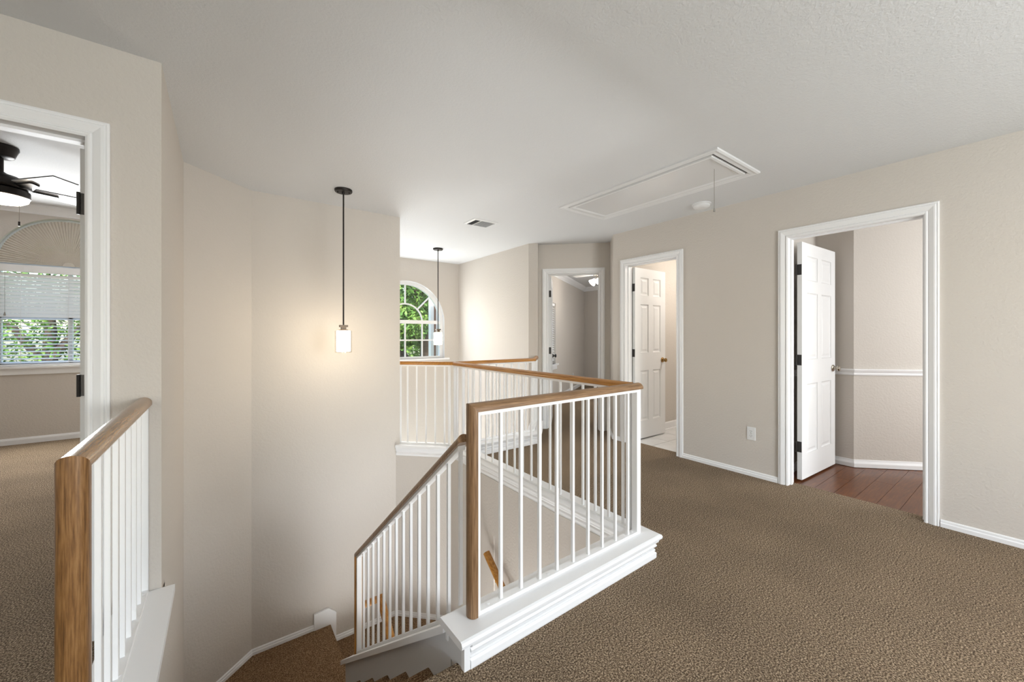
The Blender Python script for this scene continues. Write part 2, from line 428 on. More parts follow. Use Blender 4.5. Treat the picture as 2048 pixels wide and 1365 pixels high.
# ------------------------------------------------------------------ railing bases
Pn, A, B, E_, G = (.69, 1.341), (1.87, 1.3615), (1.87, 3.520), (2.905, 3.520), (3.272, 3.905)
hallpath = [Pn, A, B, E_, G]
capprof = [(-.094, .105), (-.100, .111), (-.102, .121), (-.098, .131), (-.090, .135), (.066, .135), (.074, .131), (.077, .121), (.075, .111), (.070, .105)]
base = sroot('trim_3', 'white moulded railing base with flat cap around the stair opening', 'trim', (1.87, 1.36, 0))
sweep_parts('cap', hallpath, capprof, 'trim_white', base)
moul = [(-.055, .0), (-.076, .0), (-.078, .006), (-.078, .030), (-.070, .037), (-.074, .043), (-.072, .050), (-.060, .054), (-.064, .060), (-.078, .064), (-.080, .072), (-.072, .080), (-.086, .090), (-.090, .105), (-.055, .105)]
sweep_parts('moulding', [(.742, 1.342)] + hallpath[1:], moul, 'trim_white', base)
sweep_parts('moulding', [(.722, 1.3415)] + hallpath[1:], [(-.055, -.02), (.055, -.02), (.055, .105), (-.055, .105)], 'trim_white', base)
sweep_parts('cove', hallpath[1:], [(.054, .055), (.064, .055), (.066, .072), (.060, .082), (.070, .095), (.070, .105), (.054, .105)], 'trim_white', base)
MB().box(.717, .742, 1.268, 1.290, -.02, .105).build('end_board', 'trim_white', base)
MB().box(.719, .742, 1.290, 1.398, -.022, .105).build('shaded_end_panel', 'stringer_grey', base)  # stringer grey carries the shade below the cap overhang
MB().box(.715, .742, 1.398, 1.414, .035, .105).build('end_board', 'trim_white', base)
# diagonal base
Wd = (1.458, 3.932)
b2 = sroot('trim_4', 'white moulded cap under the diagonal railing above the stairwell wall', 'trim', (1.66, 3.73, 0))
dpath = [Wd, (1.83, 3.560)]
sweep_parts('cap', dpath, [(-.085, .105), (-.09, .115), (-.085, .135), (.075, .135), (.08, .115), (.075, .105)], 'trim_white', b2)
sweep_parts('moulding', dpath, [(-.050, .03), (-.068, .03), (-.070, .05), (-.060, .062), (-.070, .075), (-.076, .095), (-.076, .105), (.06, .105), (.06, .03)], 'trim_white', b2)
# left base
b3 = sroot('trim_5', 'white cap board under the railing on the left side of the stairs', 'trim', (-.26, 1.8, 0))
MB().box(-.352, -.169, 1.235, 2.300, .105, .135).build('cap', 'trim_white', b3)
MB().box(-.335, -.318, 1.25, 2.305, -.01, .105).build('side_board', 'trim_white', b3)

# ------------------------------------------------------------------ railings
RZ0, RZ1 = .135, .9415            # frame bottom / frame top
def rail_profile(w=.056, h=.034, n=9):
    pr = [(-w / 2, 0), (-w / 2, .010)]
    for i in range(1, n): a = PI - PI * i / n; pr.append((w / 2 * math.cos(a), .010 + (h - .010) * math.sin(a)))
    return pr + [(w / 2, .010), (w / 2, 0)]
BAL = {}
def balusters(root, pts, z0, z1, ang, m='metal_white', w=.0132):
    for (x, y) in pts:
        key = (round(z1 - z0, 3), round(ang, 2))
        if key not in BAL:
            BAL[key] = MB(Matrix.Rotation(R(ang), 4, 'Z')).box(-w / 2, w / 2, -w / 2, w / 2, 0, z1 - z0).mesh('baluster', m)
        link('baluster', BAL[key], root, (x, y, z0))
def frame_bar(root, name, p0, p1, z0, z1, w=.034):
    MB().loft(sweep([p0, p1], [(-w / 2, z0), (w / 2, z0), (w / 2, z1), (-w / 2, z1)])).build(name, 'metal_white', root)
def upright(root, name, p, ang, tx, w, z0=RZ0, z1=RZ1):
    MB(Matrix.Translation((p[0], p[1], 0)) @ Matrix.Rotation(R(ang), 4, 'Z')).box(-tx / 2, tx / 2, -w / 2, w / 2, z0, z1).build(name, 'metal_white', root)
def lerp(a, b, t): return (a[0] + (b[0] - a[0]) * t, a[1] + (b[1] - a[1]) * t)
def screws(root, pts, z=.151):
    for (x, y) in pts: MB().cyl((x, y), .006, z, z + .003, 10).build('screw', 'metal_white', root)

# near railing along X
ra = thing('landing_railing', 'white metal railing with flash-greyed oak handrail and upright at the top of the stairs', 'railing', (1.35, 1.35, .135))
dN = (A[0] - Pn[0], A[1] - Pn[1]); dN = (dN[0] / math.hypot(*dN), dN[1] / math.hypot(*dN))
def nx(x): return (x, Pn[1] + (x - Pn[0]) * dN[1] / dN[0])
frame_bar(ra, 'bottom_bar', nx(.822), nx(1.853), RZ0, RZ0 + .015)
frame_bar(ra, 'top_bar', nx(.822), nx(1.853), RZ1 - .016, RZ1)
upright(ra, 'end_bar', nx(.814), 1, .016, .034)
upright(ra, 'end_bar', nx(1.870), 1, .034, .034)
balusters(ra, [nx(.933 + .1072 * k) for k in range(9)], RZ0 + .015, RZ1 - .016, 1)
screws(ra, [nx(.87), nx(1.20), nx(1.83)])
pr = rail_profile()
MB().loft([[(.806 - h, nx(.806)[1] + d, RZ1 + h) for d, h in pr], [(nx(1.888)[0], nx(1.888)[1] + d, RZ1 + h) for d, h in pr]]).lathe([(.028, 0), (.028, .010), (.024, .020), (.014, .030), (.001, .034)], (nx(1.888)[0], nx(1.888)[1], RZ1)).build('handrail', 'oak_flash_x', ra, True)
# oak strip down the end of the near railing, mitred to the handrail
x0, y0 = nx(.806)
MB().loft([[(x0 - h, y0 + d, RZ0 + .002) for d, h in pr], [(x0 - h, y0 + d, RZ1 + h) for d, h in pr]]).build('end_post', 'oak_flash_z', ra, True)

# long railing along Y
rb = thing('landing_railing', 'long white metal railing with golden oak handrail between hallway carpet and stairwell', 'railing', (1.87, 2.4, .135))
frame_bar(rb, 'bottom_bar', (1.87, 1.400), (1.87, 3.490), RZ0, RZ0 + .015)
frame_bar(rb, 'top_bar', (1.87, 1.400), (1.87, 3.490), RZ1 - .016, RZ1)
upright(rb, 'end_bar', (1.87, 1.401), 0, .034, .014); upright(rb, 'end_bar', (1.87, 3.490), 0, .034, .016)
balusters(rb, [(1.87, 1.452 + .1049 * k) for k in range(20)], RZ0 + .015, RZ1 - .016, 0)
screws(rb, [(1.87, 1.50), (1.87, 2.45), (1.87, 3.35)])
MB().loft(sweep([(1.87, 1.391), (1.87, 3.498)], [(d, h + RZ1) for d, h in pr])).build('handrail', 'oak_y', rb, True)

# diagonal railing B -> W
rc = thing('landing_railing', 'short diagonal white railing with oak handrail below the arched window', 'railing', (1.66, 3.73, .135))
Bd = (1.853, 3.537)
frame_bar(rc, 'bottom_bar', lerp(Bd, Wd, .05), lerp(Bd, Wd, .97), RZ0, RZ0 + .015)
frame_bar(rc, 'top_bar', lerp(Bd, Wd, .05), lerp(Bd, Wd, .97), RZ1 - .016, RZ1)
upright(rc, 'end_bar', lerp(Bd, Wd, .975), -45, .016, .034); upright(rc, 'end_bar', lerp(Bd, Wd, .04), -45, .016, .034)
balusters(rc, [lerp(Wd, Bd, .17 + .175 * k) for k in range(5)], RZ0 + .015, RZ1 - .016, -45)
MB().loft(sweep([Wd, (1.87, 3.520)], [(d, h + RZ1) for d, h in pr])).build('handrail', 'oak_x', rc, True)

# far railing along X, then 45 degrees to the wall end
rd = thing('landing_railing', 'far white metal railing overlooking the foyer that ends at the wall beside the bedroom door', 'railing', (2.4, 3.52, .135))
frame_bar(rd, 'bottom_bar', (1.895, 3.520), (2.89, 3.520), RZ0, RZ0 + .015)
frame_bar(rd, 'top_bar', (1.895, 3.520), (2.89, 3.520), RZ1 - .016, RZ1)
upright(rd, 'end_bar', (2.898, 3.520), 0, .016, .034)
balusters(rd, [(1.985 + .1008 * k, 3.520) for k in range(9)], RZ0 + .015, RZ1 - .016, 0)
G2 = (3.262, 3.895)
frame_bar(rd, 'bottom_bar', lerp(E_, G2, .05), lerp(E_, G2, .98), RZ0, RZ0 + .015)
frame_bar(rd, 'top_bar', lerp(E_, G2, .05), lerp(E_, G2, .98), RZ1 - .016, RZ1)
upright(rd, 'end_bar', lerp(E_, G2, .985), 46, .016, .034)
balusters(rd, [lerp(E_, G2, .2 + .2 * k) for k in range(4)], RZ0 + .015, RZ1 - .016, 46)
rg = sweep([(1.9, 3.520), E_, (3.266, 3.899)], [(d, h + RZ1) for d, h in pr])
MB().loft(rg).build('handrail', 'oak_x', rd, True)

# left railing along Y
XL = -.273
re_ = thing('landing_railing', 'white metal railing with glossy oak handrail and post beside the left bedroom door', 'railing', (XL, 1.8, .135))
frame_bar(re_, 'bottom_bar', (XL, 1.335), (XL, 2.285), RZ0, RZ0 + .015)
frame_bar(re_, 'top_bar', (XL, 1.335), (XL, 2.285), RZ1 - .016, RZ1)
upright(re_, 'end_bar', (XL, 1.327), 0, .034, .016); upright(re_, 'end_bar', (XL, 2.293), 0, .034, .016)
balusters(re_, [(XL, 1.430 + .1085 * k) for k in range(8)], RZ0 + .015, RZ1 - .016, 0)
screws(re_, [(XL + .006, 1.37), (XL + .006, 1.76), (XL + .006, 2.25)])
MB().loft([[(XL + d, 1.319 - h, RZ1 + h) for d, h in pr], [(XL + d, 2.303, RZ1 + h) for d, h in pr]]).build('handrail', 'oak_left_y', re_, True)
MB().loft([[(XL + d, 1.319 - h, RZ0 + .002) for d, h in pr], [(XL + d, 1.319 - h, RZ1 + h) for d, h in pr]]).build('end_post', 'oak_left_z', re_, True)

# sloped stair railing on the stringer cap
rs = thing('stair_railing', 'sloped white railing with oak handrail running down beside the stairs', 'railing', (.78, 2.1, -.4))
XS = .780
def zcap(y): return zc(y) + CT
def zt(y): return .2675 - SL * (y - 2.151) - .036
y0, y1 = 1.44, 2.875
def slopebar(name, ya, yb, zf, h, w, x=XS):
    return MB().prism([(ya, zf(ya)), (yb, zf(yb)), (yb, zf(yb) + h), (ya, zf(ya) + h)], x - w / 2, x + w / 2, lambda a, b, q: (q, a, b)).build(name, 'metal_white', rs)
slopebar('bottom_bar', 1.45, y1, zcap, .018, .034)
slopebar('top_bar', 1.40, y1, lambda y: zt(y) - .018, .018, .034)
MB().box(XS - .017, XS + .017, y1, y1 + .016, zcap(y1 + .008), zt(y1 + .008)).build('end_bar', 'metal_white', rs)
for k in range(14):
    yb = 1.410 + .1047 * k
    za, zb = max(zcap(yb), .137 if yb < 1.43 else -9) + .008, zt(yb) - .012
    MB().prism([(yb - .0068, za + SL * .0068), (yb + .0068, za - SL * .0068), (yb + .0068, zb - SL * .0068), (yb - .0068, zb + SL * .0068)], XS - .0068, XS + .0068, lambda a, b, q: (q, a, b)).build('baluster', 'metal_white', rs)
cs = math.cos(math.atan(SL)); sn = math.sin(math.atan(SL))
def srail(y): return [(XS + d, y + h * sn, zt(y) + h * cs) for d, h in pr]
ye = y1 + .016
mring = [(XS + d, ye + h, zt(ye + h) + h / cs) for d, h in pr]
MB().loft([srail(1.372), mring]).build('handrail', 'oak_flash_z', rs, True)
MB().loft([[(XS + d, ye + h, zcap(ye + h) + .001) for d, h in pr], mring]).build('end_post', 'oak_z', rs, True)

# lower handrails
h1 = thing('wall_handrail', 'orange oak handrail of the lower flight returning to the stringer wall end', 'handrail', (.95, 3.05, -.8))
def hp(y): return -.79 - .76 * (3.05 - y)
MB().loft([[(.985 + d, y + h * -.6, z + h * .8) for d, h in pr] for y, z in ((3.06, hp(3.06)), (1.9, hp(1.9)))]).build('rail', 'oak_lower', h1, True)
MB().loft(sweep([(.84, 3.045), (1.0, 3.045)], [(d, h - .80) for d, h in pr])).build('return_rail', 'oak_lower', h1, True)
h2 = thing('wall_handrail', 'orange oak handrail on the wall below the long railing', 'handrail', (1.75, 2.6, -.6))
MB().loft([[(1.755 + d, y + h * -.6, z + h * .8) for d, h in pr] for y, z in ((2.74, -.56), (1.6, -.56 - .76 * 1.14))]).build('rail', 'oak_lower', h2, True)
for y in (2.6, 1.9): MB().tube([(1.755, y, -.56 - .76 * (2.74 - y)), (1.755, y, -.62 - .76 * (2.74 - y)), (1.812 if y > 2.5 else 1.836, y, -.64 - .76 * (2.74 - y))], .007, 8).build('bracket', 'brass', h2)

# ------------------------------------------------------------------ door trims and doors
casprof = [(0, 0), (0, .010), (.008, .015), (.014, .015), (.019, .008), (.025, .013), (.046, .021), (.054, .021), (.058, .015), (.064, .018), (CW, .015), (CW, 0)]
def doortrim(name, f, s0, s1, thick, label, side=1):
    """f(s,h,w): w = out of the hall face"""
    r = sroot(name, label, 'door frame', f((s0 + s1) / 2, 0, 0))
    path = [(s0, 0), (s0, HEAD), (s1, HEAD), (s1, 0)]
    sweep_parts('casing', path, casprof, 'trim_white', r, lambda a, b, h: f(a, b, h))
    for a, b, z0, z1 in ((s0 - JT, s0, 0, HEAD + JT), (s1, s1 + JT, 0, HEAD + JT), (s0, s1, HEAD, HEAD + JT)):
        MB().prism([(a, z0), (b, z0), (b, z1), (a, z1)], -thick, .0, f).build('jamb', 'trim_white', r)
    for a, b, z0, z1 in ((s0, s0 + .011, 0, HEAD - .011), (s1 - .011, s1, 0, HEAD - .011), (s0, s1, HEAD - .011, HEAD)):
        MB().prism([(a, z0), (b, z0), (b, z1), (a, z1)], -.070, -.036, f).build('door_stop', 'trim_white', r)
    return r
fR = lambda s, h, w: (XR - w, s, h)
doortrim('trim_6', fR, D3[0], D3[1], .115, 'white moulded frame around the doorway to the room with a wood floor')
doortrim('trim_7', fR, D2[0], D2[1], .115, 'white moulded frame around the bathroom doorway with a tiled floor')
fD = lambda s, h, w: fd(s, h, -w)
doortrim('trim_8', fD, O1[0], O1[1], .115, 'white moulded frame around the bedroom doorway on the diagonal wall')
fL = lambda s, h, w: (s, 2.305 - w, h)
doortrim('trim_9', fL, DL[0], DL[1], .115, 'white moulded frame around the left bedroom doorway beside the railing')

def door(name, hinge, ang, width, label, knob, hinges=(.29, 1.03, 1.80), kz=.93, swing=1, lever=True):
    """leaf runs from hinge along ang; hinge barrel side given by swing"""
    T = Matrix.Translation((hinge[0], hinge[1], 0)) @ Matrix.Rotation(R(ang), 4, 'Z')
    th = .035; z0, z1 = .012, 2.035
    rows = [(.22, .82), (1.03, 1.607), (1.713, 1.925)]
    st_, mu = .105, .09; pw = (width - 2 * st_ - mu) / 2
    cols = [(st_, st_ + pw), (st_ + pw + mu, width - st_)]
    mb = MB(T); hb = th / 2
    mb.box(.02, width - .02, -.006, .006, .1, z1 - .05)
    xs = [0, cols[0][0], cols[0][1], cols[1][0], cols[1][1], width]
    for a, b in ((xs[0], xs[1]), (xs[2], xs[3]), (xs[4], xs[5])): mb.box(a, b, -hb, hb, z0, z1)
    zs = [z0, rows[0][0], rows[0][1], rows[1][0], rows[1][1], rows[2][0], rows[2][1], z1]
    for c in cols:
        for a, b in ((zs[0], zs[1]), (zs[2], zs[3]), (zs[4], zs[5]), (zs[6], zs[7])): mb.box(c[0], c[1], -hb, hb, a, b)
    leaf = struct(mb.build(name, 'door_white'), label, 'door')
    for c in cols:
        for r_ in rows:
            p = MB(T)
            for sg in (-1, 1):
                o = [(c[0] + .001, r_[0] + .001), (c[1] - .001, r_[0] + .001), (c[1] - .001, r_[1] - .001), (c[0] + .001, r_[1] - .001)]
                def ring(ins, y): return [(x + (ins if i in (0, 3) else -ins), sg * y, z + (ins if i in (0, 1) else -ins)) for i, (x, z) in enumerate(o)]
                rg = [ring(0, hb - .002), ring(.010, .0085), ring(.022, .0085), ring(.040, .0145)]
                p.loft(rg[:4], False); p.add(rg[3], [(0, 1, 2, 3)])
            p.build('panel', 'door_white', leaf)
    for hz in hinges:
        h = MB(T)
        h.box(-.0025, -.0005, -hb + .002, hb - .002, hz - .045, hz + .045)
        h.cyl((-.006, swing * (hb + .004)), .006, hz - .047, hz + .047, 8)
        h.build('hinge', 'hinge_metal', leaf)
    if knob:
        kb = None
        for sg in (-1, 1):
            def f(x, y, z): return T @ Vector((width - .065 + x, sg * (hb + z), kz + y))
            k = MB().lathe([(.032, 0), (.032, .006), (.026, .012), (.012, .014), (.010, .032)], None, 16, f)
            if lever: k.lathe([(.010, .030), (.022, .036), (.026, .046), (.022, .056), (.010, .060)], None, 16, f)
            k.build('knob', knob, leaf, True)
    return leaf
door('door_1', (3.955, 1.240), -2.5, .755, 'white six panel door standing open into the room with a wood floor', 'nickel')
door('door_2', (3.885, 2.862), 0, .615, 'white six panel door standing open into the bathroom', 'brass')
p = fd(O1[0] + .022, 0, .125)
door('door_3', p[:2], 46, .64, 'white panel door standing open into the far bedroom with a black knob', 'black_metal', hinges=(.29, 1.03, 1.80))
door('door_4', (DL[1] - .022, 2.425), 92, .74, 'white door edge standing open in the left bedroom doorway', 'black_metal', hinges=(.29, 1.03, 1.80))

# ------------------------------------------------------------------ study behind the right doorway
struct(MB().box(3.875, 4.9, 1.365, 1.46, 0, CE).build('wall_study_left', 'wall_paint'))
struct(MB().box(4.79, 4.9, 1.07, 1.365, 0, CE).build('wall_study_short', 'wall_paint'))
struct(MB().prism([(4.79, 1.07), (6.4, -.54), (6.5, -.44), (4.9, 1.16), (4.9, 1.07)], 0, CE).build('wall_study_diagonal', 'wall_paint'))
struct(MB().box(3.875, 6.5, -1.6, -1.5, 0, CE).build('wall_study_back', 'wall_paint'))
struct(MB().box(6.4, 6.5, -1.6, -.5, 0, CE).build('wall_study_right', 'wall_paint'))
struct(MB().box(3.83, 6.5, -1.6, 1.42, CE, CE + .06).build('ceiling_study', 'ceiling_paint'))
baseboard('baseboard_study', [(3.9, 1.365), (4.79, 1.365), (4.79, 1.07), (6.3, -.44)][::-1], 0, 'white baseboard above the wood floor', [(0, 0), (.016, 0), (.016, .035), (.008, .055), (.005, .07), (0, .07)])
cr = sroot('trim_10', 'white chair rail on the walls of the room with a wood floor', 'chair rail', (5, .9, .9))
sweep_parts('rail', [(3.9, 1.365), (4.79, 1.365), (4.79, 1.07), (6.3, -.44)][::-1], [(0, .862), (.010, .864), (.014, .876), (.010, .886), (.022, .905), (.026, .916), (.020, .922), (0, .922)], 'trim_white', cr)
fl = struct(MB().box(3.872, 6.5, -1.6, 1.42, -.06, -.018).build('floor_study', 'gap_dark'))
pw = .125; planks = 0
yy = 1.365; row = 0
while yy > -1.5:
    x = 3.872 - (row * .37) % .9; 
    while x < 6.4:
        a, b = max(x, 3.873), min(x + 1.2, 6.4)
        if b - a > .05: MB().box(a + .001, b - .001, yy - pw + .001, yy - .001, -.018, -.004 - .0004 * random.random()).build('plank', 'cherry_plank', fl)
        x += 1.2
    yy -= pw; row += 1

# ------------------------------------------------------------------ bathroom
struct(MB().box(3.875, 6.2, 2.955, 3.05, 0, CE).build('wall_bath_left', 'wall_paint'))
struct(MB().box(3.875, 6.2, 1.50, 1.60, 0, CE).build('wall_bath_right', 'wall_paint'))
struct(MB().box(6.1, 6.2, 1.6, 2.955, 0, CE).build('wall_bath_end', 'wall_paint'))
struct(MB().box(3.83, 6.2, 1.5, 3.05, CE, CE + .06).build('ceiling_bath', 'ceiling_paint'))
baseboard('baseboard_bath', [(3.9, 2.955), (6.1, 2.955)][::-1], 0, 'tall white baseboard above the bathroom tiles', [(0, -.01), (.02, -.01), (.02, .008), (.012, .016), (.012, .085), (.006, .10), (0, .10)])
bf = struct(MB().box(3.872, 6.2, 1.5, 3.0, -.06, -.012).build('floor_bath', 'grout'))
tl = .33; tile_me = MB().box(0, tl - .005, 0, tl - .005, 0, .009).mesh('tile', 'tile_white')
for i in range(7):
    for j in range(4): link('tile', tile_me, bf, (3.874 + tl * i, 2.95 - tl * (j + 1), -.012))
lb = thing('vanity_light', 'white bathroom ceiling light with a glowing dome', 'light', (4.9, 2.1, CE))
MB().lathe([(.16, 0), (.16, -.03), (.15, -.035)], (4.9, 2.1, CE)).build('base', 'plastic_white', lb, True)
MB().lathe([(.15, -.036), (.14, -.08), (.08, -.11), (.01, -.12)], (4.9, 2.1, CE)).build('dome', 'bath_glow', lb, True)

# ------------------------------------------------------------------ far bedroom
C1 = (7.41, 6.96); L1 = (4.94, 5.42)
ux, uy = (C1[0] - L1[0]), (C1[1] - L1[1]); ul = math.hypot(ux, uy); ux /= ul; uy /= ul
L0 = (L1[0] - ux * 1.75, L1[1] - uy * 1.75)
Lw, fw_ = wallframe(L0, C1)      # w to the left = outside
s1 = 1.75; wa, wb = s1 - .85, s1 + .19
mb = MB()
for a, b, z0, z1 in ((0, wa, 0, CE), (wb, Lw + .1, 0, CE), (wa, wb, 0, .70), (wa, wb, 1.84, CE)):
    mb.prism([(a, z0), (b, z0), (b, z1), (a, z1)], 0, .12, fw_)
struct(mb.build('wall_far_bedroom_left', 'wall_paint'))
struct(MB().box(7.41, 7.53, 2.3, 7.1, 0, CE).build('wall_far_bedroom_right', 'wall_paint'))
struct(MB().prism([(3.44, 4.08), (4.12, 3.40), (4.4, 3.1), (7.5, 2.4), (7.5, 7.1), (7.4, 7.05), (3.3, 4.5)], -.06, 0).build('floor_far_bedroom', 'carpet'))
struct(MB().prism([(3.44, 4.06), (4.10, 3.38), (4.4, 3.1), (7.5, 2.4), (7.5, 7.1), (7.4, 7.05), (3.3, 4.5)], CE, CE + .06).build('ceiling_far_bedroom', 'ceiling_paint'))
struct(MB().prism([(4.05, 3.20), (6.2, 3.05), (7.5, 2.30), (7.5, 2.4), (6.2, 3.15), (4.20, 3.42)], 0, CE).build('wall_far_bedroom_near', 'wall_paint'))
crown = [(0, CE - .10), (.012, CE - .10), (.016, CE - .085), (.05, CE - .05), (.075, CE - .03), (.085, CE - .012), (.085, CE), (0, CE)]
c_ = sroot('trim_11', 'white crown moulding at the ceiling of the far bedroom', 'crown moulding', (C1[0], C1[1], CE - .1))
sweep_parts('crown', [(7.41, 2.6), C1, L0], crown, 'trim_white', c_)
baseboard('baseboard_far_bedroom', [(7.41, 2.6), C1, L0], 0, 'white baseboard at the back of the far bedroom', [(0, 0), (.016, 0), (.016, .06), (.006, .08), (0, .08)])
w2 = sroot('window_2', 'bright window with white blinds seen past the far bedroom door', 'window', fw_(s1 - .4, .7, 0))
fr = MB()
for a, b, z0, z1 in ((wa, wa + .04, .70, 1.84), (wb - .04, wb, .70, 1.84), (wa, wb, .70, .74), (wa, wb, 1.80, 1.84), (wa, wb, 1.26, 1.30)):
    fr.prism([(a, z0), (b, z0), (b, z1), (a, z1)], .07, .11, fw_)
fr.build('window_frame', 'trim_white', w2)
MB().prism([(wa - .06, .67), (wb + .06, .67), (wb + .06, .70), (wa - .06, .70)], -.05, .08, fw_).build('window_sill', 'trim_white', w2)
MB().prism([(wa - .03, .60), (wb + .03, .60), (wb + .03, .67), (wa - .03, .67)], -.02, 0, fw_).build('apron', 'trim_white', w2)
MB().prism([(wa + .04, .74), (wb - .04, .74), (wb - .04, 1.80), (wa + .04, 1.80)], .088, .092, fw_).build('pane', 'window_glass', w2)
bl = thing('window_blind', 'white slatted blind in the far bedroom window', 'blind', fw_(s1 - .4, .75, .04))
MB().prism([(wa + .01, 1.79), (wb - .01, 1.79), (wb - .01, 1.835), (wa + .01, 1.835)], .015, .06, fw_).build('headrail', 'slat_white', bl)
for k in range(24):
    z = .77 + .0425 * k
    MB().prism([(wa + .012, z), (wb - .012, z), (wb - .012, z + .0025), (wa + .012, z + .0025)], .018, .058, lambda s, h, w: fw_(s, h + (w - .038) * .5, w)).build('slat', 'slat_white', bl)
def outlet(f, s, z, label):
    o = thing('wall_outlet', label, 'outlet', f(s, z - .057, 0))
    MB().prism([(s - .035, z - .057), (s + .035, z - .057), (s + .035, z + .057), (s - .035, z + .057)], 0, .003, f).prism([(s - .032, z - .054), (s + .032, z - .054), (s + .032, z + .054), (s - .032, z + .054)], .003, .006, f).build('cover_plate', 'plastic_white', o)
    for dz in (-.020, .020):
        q = [(s + .0165 * math.cos(2 * PI * i / 16), z + dz + .0145 * max(-.82, min(.82, math.sin(2 * PI * i / 16)))) for i in range(16)]
        rc_ = MB().prism(q, .006, .0085, f).build('receptacle', 'plastic_white', o)
        sl = MB()
        for dx, hh in ((-.0065, .005), (.0065, .004)): sl.prism([(s + dx - .0012, z + dz + .001 - hh + .004), (s + dx + .0012, z + dz + .001 - hh + .004), (s + dx + .0012, z + dz + .009), (s + dx - .0012, z + dz + .009)], .0085, .0088, f)
        sl.prism([(s + .0026 * math.cos(2 * PI * i / 8), z + dz - .007 + .0026 * math.sin(2 * PI * i / 8)) for i in range(8)], .0085, .0088, f)
        sl.build('slots', 'slot_dark', rc_)
    MB().prism([(s + .003 * math.cos(2 * PI * i / 8), z + .003 * math.sin(2 * PI * i / 8)) for i in range(8)], .006, .0072, f).build('screw', 'nickel', o)
outlet(lambda s, h, w: (XR - w, s, h), 1.539, .372, 'white duplex outlet on the beige wall between two doorways')
outlet(lambda s, h, w: fw_(s, h, -w), Lw - 1.25, .33, 'small white outlet low on the far bedroom wall')

# ceiling fan with three bell lights (far bedroom)
fx, fy = 5.41, 4.71
cf = thing('ceiling_fan', 'ceiling fan with glowing bell shaped glass shades in the far bedroom', 'ceiling fan', (fx, fy, 2.1))
MB().lathe([(.065, 0), (.065, -.02), (.03, -.045), (.014, -.05), (.014, -.075), (.10, -.08), (.115, -.11), (.10, -.135), (.05, -.145), (.045, -.20), (.01, -.205)], (fx, fy, CE)).build('motor', 'nickel', cf, True)
for k in range(5):
    a = R(20 + 72 * k); M_ = Matrix.Translation((fx, fy, CE - .095)) @ Matrix.Rotation(a, 4, 'Z') @ Matrix.Rotation(R(10), 4, 'X')
    MB(M_).prism([(.10, -.03), (.18, -.055), (.58, -.065), (.60, -.05), (.60, .05), (.58, .065), (.18, .055), (.10, .03)], -.004, .004).build('blade', 'trim_white', cf)
for k in range(3):
    a = R(-20 + 120 * k) ; d = Vector((math.cos(a), math.sin(a), 0))
    o = Vector((fx, fy, CE - .185)) + d * .06; ax = (d + Vector((0, 0, -.75))).normalized()
    u = ax.cross(Vector((0, 0, 1))).normalized(); w = ax.cross(u)
    f = lambda x, y, z, o=o, ax=ax, u=u, w=w: o + u * x + w * y + ax * z
    MB().lathe([(.018, 0), (.02, .03)], None, 12, f).build('socket', 'nickel', cf, True)
    MB().lathe([(.02, .025), (.035, .05), (.05, .09), (.068, .125), (.060, .125), (.01, .10)], None, 16, f).build('lamp_shade', 'lamp_glow', cf, True)
for dx in (-.015, .02):
    MB().tube([(fx + dx, fy, CE - .17), (fx + dx, fy, CE - .36 - dx)], .0016, 6).build('pull_chain', 'brass', cf)
    MB().lathe([(.003, 0), (.006, -.015), (.003, -.03)], (fx + dx, fy, CE - .36 - dx), 8).build('chain_pull', 'brass', cf, True)

# ------------------------------------------------------------------ left bedroom
BC = 2.74; BY = 6.93
struct(MB().box(-4.0, -.33, 2.42, 7.1, BC, BC + .06).build('ceiling_bedroom', 'ceiling_paint'))
struct(MB().box(-4.0, -.33, 2.42, 7.1, -.06, 0).build('floor_bedroom', 'carpet'))
arch_wall('wall_bedroom_window', BY, BY + .14, -4.0, -.2, 0, BC, -1.48, .58, .885, 2.045)
struct(MB().box(-4.1, -4.0, 2.3, 7.1, 0, BC).build('wall_bedroom_left', 'wall_paint'))
struct(MB().box(-.33, -.22, 3.60, 7.05, 0, BC).box(-.33, -.31, 2.42, 3.6, CE, BC).build('wall_bedroom_right', 'wall_paint'))
struct(MB().box(-4.0, -.33, 2.36, 2.42, CE, BC).box(-4.0, -2.6, 2.3, 2.42, 0, CE).build('wall_bedroom_near', 'wall_paint'))
crown2 = [(d, h - CE + BC) for d, h in crown]
c2 = sroot('trim_12', 'white crown moulding at the ceiling of the left bedroom', 'crown moulding', (-1.5, BY, BC - .1))
sweep_parts('crown', [(-.33, 2.5), (-.33, BY), (-4.0, BY), (-4.0, 2.5)], crown2, 'trim_white', c2)
baseboard('baseboard_bedroom', [(-.33, 2.5), (-.33, BY), (-4.0, BY)], 0, 'white baseboard under the left bedroom window', [(0, 0), (.016, 0), (.016, .05), (.006, .072), (0, .072)])
w3 = sroot('window_3', 'tall arched window with white sill in the left bedroom', 'window', (-1.48, BY, .88))
wc, wr = -1.48, .58
fr = MB()
for a, b, z0, z1 in ((wc - wr, wc - wr + .05, .885, 2.045), (wc + wr - .05, wc + wr, .885, 2.045), (wc - wr, wc + wr, .885, .935), (wc - wr, wc + wr, 2.0, 2.09), (wc - wr, wc + wr, 1.42, 1.475), (wc - .02, wc + .02, .9, 2.0)):
    fr.box(a, b, BY + .07, BY + .11, z0, z1)
fr.build('window_frame', 'trim_white', w3)
def archring(cx, cz, r0, r1, ya, yb, n=28, a0=0, a1=PI):
    mb = MB()
    for i in range(n):
        t0, t1 = a0 + (a1 - a0) * i / n, a0 + (a1 - a0) * (i + 1) / n
        q = lambda r, t, y: (cx + r * math.cos(t), y, cz + r * math.sin(t))
        mb.hexa([q(r0, t0, ya), q(r0, t1, ya), q(r0, t1, yb), q(r0, t0, yb)], [q(r1, t0, ya), q(r1, t1, ya), q(r1, t1, yb), q(r1, t0, yb)])
    return mb
